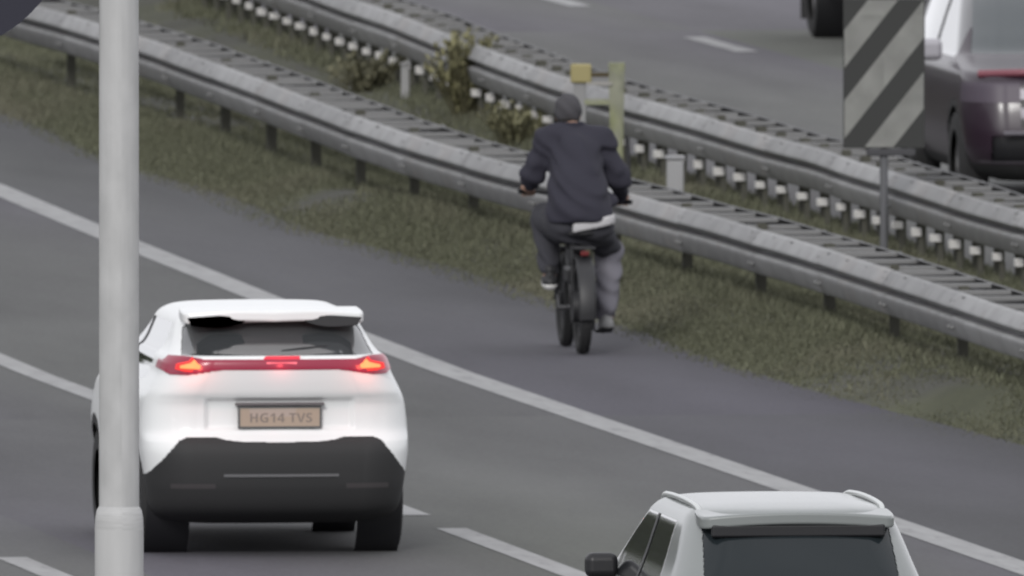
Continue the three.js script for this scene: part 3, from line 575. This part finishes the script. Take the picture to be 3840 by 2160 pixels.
// joints, forward is -z, ground at 0, rear wheel touches the road at the origin
const J = {
  hip: [0, .95, -.24], hl: [-.1, .91, -.25], hr: [.1, .91, -.25], kl: [-.19, .93, -.73], kr: [.25, .70, -.62], al: [-.185, .535, -.47], ar: [.212, .235, -.40], tl: [-.19, .5, -.66], tr: [.205, .155, -.58],
  waist: [0, 1.12, -.33], chest: [.005, 1.36, -.5], sl: [-.18, 1.5, -.59], sr: [.19, 1.5, -.59], neck: [-.01, 1.55, -.62], head: [-.03, 1.67, -.715],
  el: [-.30, 1.245, -.60], er: [.315, 1.22, -.56], wl: [-.295, 1.13, -.79], wr: [.36, 1.06, -.76],
};
{
  const bike = thing('bicycle', 'black fat-tyred bicycle under the rider on the hard strip', 'bicycle', [0, 0, 0]);
  bike.position.set(38.85, 0, -264.5); bike.rotation.y = R(-2.4);
  const mFr = mat(.022, .022, .024, .5), mMt = mat(.1, .1, .105, .4, { metalness: .5 });
  const WR = .335, TW = .088;
  const tyre = (parent, z, x = 0) => {
    const to = new THREE.TorusGeometry(WR - TW / 2, TW / 2, 20, 56); to.rotateY(Math.PI / 2); to.translate(0, 0, 0);
    const knobs = []; for (let i = 0; i < 60; i++) for (const s of [-1, 0, 1]) { const k = box(.02, .008, .014, s * .026, WR + (s ? -.01 : .001), 0); k.rotateX((i + (s ? .5 : 0)) / 60 * Math.PI * 2); knobs.push(k); }
    const w = part('wheel', [to, ...knobs], mTyre, parent); w.position.set(x, WR, z);
    const rimT = new THREE.TorusGeometry(WR - TW - .012, .016, 8, 48); rimT.rotateY(Math.PI / 2);
    const sp = []; for (let i = 0; i < 28; i++) { const a = i / 28 * Math.PI * 2, r = WR - TW - .012; sp.push(rod([(i % 2 ? 1 : -1) * .03, 0, 0], [0, Math.sin(a) * r, Math.cos(a) * r], .0016, .0016, 4)); }
    const hub = new THREE.CylinderGeometry(.06, .06, .09, 20); hub.rotateZ(Math.PI / 2);
    part('rim', rimT, mFr, w); part('spokes', sp, mMt, w); part('hub', hub, mFr, w);
  };
  tyre(bike, 0); tyre(bike, -1.14, .0);
  const bb = [0, .31, -.46], st = [0, .84, -.25], hd = [0, .86, -.93], hb = [0, .70, -.97];
  part('frame', [rod(bb, st, .022), rod(bb, hb, .034), rod([0, .72, -.28], hd, .024), rod(hb, [0, .93, -.915], .028), ...[-1, 1].flatMap(s => [rod([s * .055, .31, -.44], [s * .08, WR, 0], .013), rod([s * .03, .74, -.27], [s * .075, WR, 0], .012)])], mFr, bike);
  part('battery', box(.1, .12, .42, 0, .53, -.68, .03).rotateX(0), mFr, bike);
  part('fork', [rod([.07, .69, -.98], [.07, WR, -1.14], .018), rod([-.07, .69, -.98], [-.07, WR, -1.14], .018), box(.18, .05, .07, 0, .70, -.97, .02)], mFr, bike);
  part('handlebar', [tube([[-.36, 1.12, -.80], [-.2, 1.11, -.88], [0, 1.075, -.92], [.22, 1.06, -.88], [.42, 1.04, -.76]], .013, 24, 10), rod([0, .92, -.915], [0, 1.075, -.92], .018)], mFr, bike);
  part('grip', [rod([-.37, 1.12, -.795], [-.25, 1.112, -.855], .018)], mBlk, bike); part('grip', [rod([.43, 1.04, -.755], [.31, 1.05, -.825], .018)], mBlk, bike);
  { const s = new THREE.Shape(); s.moveTo(0, .16); s.bezierCurveTo(.03, .14, .03, .02, .09, -.06); s.bezierCurveTo(.12, -.13, .06, -.14, 0, -.13); s.bezierCurveTo(-.06, -.14, -.12, -.13, -.09, -.06); s.bezierCurveTo(-.03, .02, -.03, .14, 0, .16); const g = new THREE.ExtrudeGeometry(s, { depth: .035, bevelEnabled: true, bevelSize: .015, bevelThickness: .015, bevelSegments: 3 }); g.rotateX(-Math.PI / 2); g.translate(0, .845, -.25); part('saddle', g, mBlk, bike); }
  { // rear mudguard hugging the wheel
    const p = [], ix = [], n = 24; for (let i = 0; i <= n; i++) { const a = R(-12 + 140 * i / n), r = WR + .035; for (const [x, dr] of [[-.062, -.02], [-.045, 0], [.045, 0], [.062, -.02]]) p.push(x, WR + Math.sin(a) * (r + dr), Math.cos(a) * (r + dr)); if (i < n) for (let j = 0; j < 3; j++) { const k = i * 4 + j; ix.push(k, k + 1, k + 4, k + 1, k + 5, k + 4); } }
    const g = new THREE.BufferGeometry(); g.setAttribute('position', new THREE.Float32BufferAttribute(p, 3)); g.setIndex(ix); g.computeVertexNormals(); part('mudguard', g, mFr, bike);
  }
  part('chain_guard', box(.03, .16, .36, .1, .36, -.3, .014), mFr, bike); part('hub_motor', (() => { const g = new THREE.CylinderGeometry(.11, .11, .15, 28); g.rotateZ(Math.PI / 2); g.translate(0, WR, 0); return g; })(), mFr, bike);
  part('rack', [box(.16, .016, .34, 0, .755, -.02, .006), ...[-1, 1].map(s => rod([s * .065, .75, -.02], [s * .085, WR, 0], .006))], mFr, bike);
  part('rear_lamp', box(.06, .035, .02, 0, .72, .16, .008), mat(.12, .01, .01, .3), bike);
  const chain = new THREE.CylinderGeometry(.09, .09, .012, 32); chain.rotateZ(Math.PI / 2); chain.translate(.085, .31, -.46);
  part('crank', [chain, rod([.12, .31, -.46], [.13, .145, -.49], .012), rod([-.12, .31, -.46], [-.13, .475, -.55], .012), rod([-.13, .31, -.46], [.13, .31, -.46], .018)], mMt, bike);
  part('pedal', box(.12, .025, .085, .2, .14, -.49, .006), mBlk, bike); part('pedal', box(.1, .025, .085, -.185, .475, -.55, .006), mBlk, bike);

  const man = thing('person', 'cyclist in dark navy jacket and grey cap riding away beside the barrier', 'person', [0, 0, 0]);
  man.position.copy(bike.position); man.rotation.y = bike.rotation.y;
  const skin = mat(.36, .22, .16, .6);
  const fing = []; // five fingers a hand, curled round the grip
  for (const [s, w, gdir] of [[-1, J.wl, [-.12, .008, .06]], [1, J.wr, [.12, -.01, .07]]]) {
    const gl = Math.hypot(...gdir), u = gdir.map(v => v / gl); // along the grip, outwards
    const c = s < 0 ? [-.31, 1.116, -.825] : [.37, 1.045, -.79];
    const palm = [c[0], c[1] + .03, c[2] + .025];
    fing.push(cap(w, palm, .028, .034), cap(palm, [c[0] + u[0] * .025, c[1] + .028, c[2] + u[2] * .025], .026, .024), cap(palm, [c[0] - u[0] * .025, c[1] + .028, c[2] - u[2] * .025], .026, .024));
    [-.034, -.012, .011, .033].forEach((o, i) => {
      const b = k => [c[0] + u[0] * o, c[1] + k[0], c[2] + u[2] * o + k[1]], l = [.95, 1.05, 1, .85][i];
      fing.push(cap(b([.03, -.0]), b([.022 * l, -.03 * l]), .0105, .0095), cap(b([.022 * l, -.03 * l]), b([-.014, -.034 * l]), .0095, .0085), cap(b([-.014, -.034 * l]), b([-.028, -.01]), .0085, .0075));
    });
    fing.push(cap([palm[0] - u[0] * .03, palm[1] - .004, palm[2] - u[2] * .03], [c[0] - u[0] * .052, c[1] + .004, c[2] + .012], .013, .0105), cap([c[0] - u[0] * .052, c[1] + .004, c[2] + .012], [c[0] - u[0] * .05, c[1] - .022, c[2] - .004], .0105, .009));
  }
  const H = J.head, hc = (dx, dy, dz) => [H[0] + dx, H[1] + dy, H[2] + dz];
  const headF = blend([ell(hc(0, .015, .005), [.077, .108, .098]), ell(hc(0, -.055, -.035), [.058, .07, .066]), cap(hc(0, .0, -.1), hc(0, -.03, -.118), .011, .016), ell(hc(-.079, -.01, .005), [.014, .032, .022]), ell(hc(.079, -.01, .005), [.014, .032, .022]), ell(hc(0, -.07, -.095), [.024, .01, .012]), cap(J.neck, hc(0, -.06, .01), .062, .055)], .02);
  const torso = [cap(J.hip, J.waist, .135, .13), cap(J.waist, J.chest, .13, .15), cap(J.sl, J.sr, .07, .07), cap(J.hl, J.hr, .11, .11), cap(J.chest, J.neck, .12, .07)];
  const arms = [cap(J.sl, J.el, .055, .044), cap(J.el, J.wl, .044, .03), cap(J.sr, J.er, .055, .044), cap(J.er, J.wr, .044, .03)];
  const legs = [cap(J.hl, J.kl, .085, .052), cap(J.kl, J.al, .048, .034), cap(J.hr, J.kr, .085, .052), cap(J.kr, J.ar, .048, .034), cap(J.al, J.tl, .038, .03), cap(J.ar, J.tr, .038, .03)];
  const bodyF = blend([...torso, ...arms, ...legs, cap(J.neck, hc(0, -.06, .01), .06, .055)], .05);
  const gb = fieldMesh(bodyF, [-.5, .08, -1.0], [.5, 1.72, .0], .014), gh = fieldMesh(headF, hc(-.13, -.2, -.17), hc(.13, .17, .15), .005);
  const handsF = blend(fing, .008), g1 = fieldMesh(handsF, [-.42, 1.04, -.93], [-.22, 1.2, -.72], .004), g2 = fieldMesh(handsF, [.28, .97, -.9], [.46, 1.13, -.68], .004);
  part('body', [gb, gh, g1, g2], skin, man);
  // head details
  part('eyes', [-1, 1].map(s => { const g = new THREE.SphereGeometry(.011, 10, 8); g.translate(H[0] + s * .03, H[1] + .005, H[2] - .088); return g; }), mat(.7, .7, .7, .3), man);
  // clothing folds come from a low wrinkle field
  const wr = (x, y, z, s) => .007 * Math.sin(x * 31 + y * 23 + 3 * Math.sin(y * 17 + z * 13 + s)) + .006 * Math.sin(y * 44 + x * 12 + z * 27 + s) + .005 * (fbm(x * 14 + 40, y * 14 + z * 9, 140 + s, 2) - .5);
  const jk = blend([cap([0, .985, -.25], J.waist, .205, .2), cap(J.waist, J.chest, .2, .188), cap([-.06, .97, -.22], [.06, .97, -.22], .16, .16), cap(J.sl, J.sr, .082, .082), cap(J.chest, J.neck, .15, .088), cap(J.sl, J.el, .092, .078), cap(J.el, [-.297, 1.15, -.76], .068, .045), cap(J.sr, J.er, .092, .078), cap(J.er, [.352, 1.085, -.73], .068, .045),
    cap([.12, 1.0, -.3], [.23, 1.06, -.36], .07, .05)], .07);
  const hemC = .925;
  const jF = (x, y, z) => Math.max(jk(x, y, z) + wr(x, y, z, 1), (hemC + .05 * (x < 0 ? 1 : 0) * 0 + .1 * Math.max(0, x) * .6) - y, Math.hypot(x - J.neck[0], (z - J.neck[2]) * 1) < .085 && y > 1.57 ? y - 1.61 : -1);
  const mJ = new THREE.MeshPhysicalMaterial({ map: null, color: C(.021, .020, .032), roughness: .85, sheen: .4, sheenRoughness: .6, sheenColor: C(.1, .1, .13), side: THREE.DoubleSide });
  const j = part('jacket', fieldMesh(jF, [-.5, .86, -.95], [.56, 1.75, .02], .012), mJ, man);
  part('jacket_collar', fieldMesh((x, y, z) => Math.max(Math.abs(Math.hypot(x - J.neck[0], z - J.neck[2] - .0) - .078) - .012, Math.abs(y - 1.585) - .035), [-.14, 1.53, -.75], [.11, 1.65, -.5], .008), mJ, man);
  part('shirt_hem', fieldMesh((x, y, z) => { const d = blend([cap([-.02, .93, -.225], [.09, .95, -.225], .168, .165)], .02)(x, y, z); return Math.max(d, Math.abs(y - (.9 + x * .2)) - .034, -.06 - x); }, [-.25, .8, -.5], [.3, 1.0, .0], .009), mat(.55, .54, .55, .8), man);
  const mT = mat(.036, .036, .044, .9), mT2 = mat(.17, .165, .19, .9);
  const tF = (fs, s) => { const b = blend(fs, .05); return (x, y, z) => b(x, y, z) + wr(x, y, z, s); };
  const trousers = part('trousers', [fieldMesh((x, y, z) => Math.max(tF([cap(J.hl, J.hr, .135, .135), cap(J.hl, J.kl, .128, .1), cap(J.kl, [-.185, .59, -.5], .1, .07), cap(J.hr, J.kr, .122, .09)], 2)(x, y, z), y - 1.06), [-.4, .45, -.92], [.4, 1.09, -.02], .012)], mT, man);
  part('trouser_leg', [fieldMesh(tF([cap([.25, .70, -.62], [.214, .29, -.42], .102, .078)], 4), [.07, .15, -.8], [.42, .86, -.26], .01)], mT2, man);
  for (const [s, a, to] of [[-1, J.al, J.tl], [1, J.ar, J.tr]]) {
    const f = blend([cap([a[0], a[1] - .05, a[2] + .045], [a[0], a[1] - .045, a[2] - .03], .05, .046), cap([a[0], a[1] - .05, a[2] - .02], [to[0], to[1] - .0, to[2] - .02], .046, .036), cap(a, [a[0], a[1] + .04, a[2] + .012], .044, .042)], .03);
    const sy = z => a[1] - .075 + (to[1] - .02 - (a[1] - .075)) * Math.min(1.1, Math.max(0, (a[2] + .05 - z) / (a[2] + .05 - to[2])));
    const sh = part('shoe', fieldMesh((x, y, z) => Math.max(f(x, y, z), sy(z) - y), [a[0] - .1, a[1] - .2, to[2] - .1], [a[0] + .1, a[1] + .1, a[2] + .13], .008), s < 0 ? mat(.02, .02, .022, .6) : mat(.28, .28, .28, .7), man);
    part('sole', fieldMesh((x, y, z) => Math.max(f(x, y, z) - .004, y - sy(z) - .012, sy(z) - .036 - y), [a[0] - .1, a[1] - .2, to[2] - .1], [a[0] + .1, a[1] + .05, a[2] + .13], .008), s < 0 ? mat(.8, .79, .77, .6) : mat(.03, .03, .032, .7), sh);
  }
  const hatF = (x, y, z) => { const d = ell(hc(0, .03, .012), [.099, .122, .12])(x, y, z) + .003 * Math.sin((y + x) * 60); return Math.max(d, -(ell(hc(0, .015, .005), [.08, .11, .1])(x, y, z)), H[1] - .035 + (z - H[2]) * -.25 - y); };
  part('cap', fieldMesh(hatF, hc(-.15, -.12, -.16), hc(.15, .2, .17), .006), mat(.06, .058, .064, .95), man);
  part('hair', fieldMesh((x, y, z) => Math.max(ell(hc(0, -.015, .03), [.084, .09, .09])(x, y, z), y - H[1] + .02, H[2] + .01 - z), hc(-.12, -.14, -.02), hc(.12, .02, .15), .006), mat(.018, .016, .016, .8), man);
}
renderer.render(scene, camera);
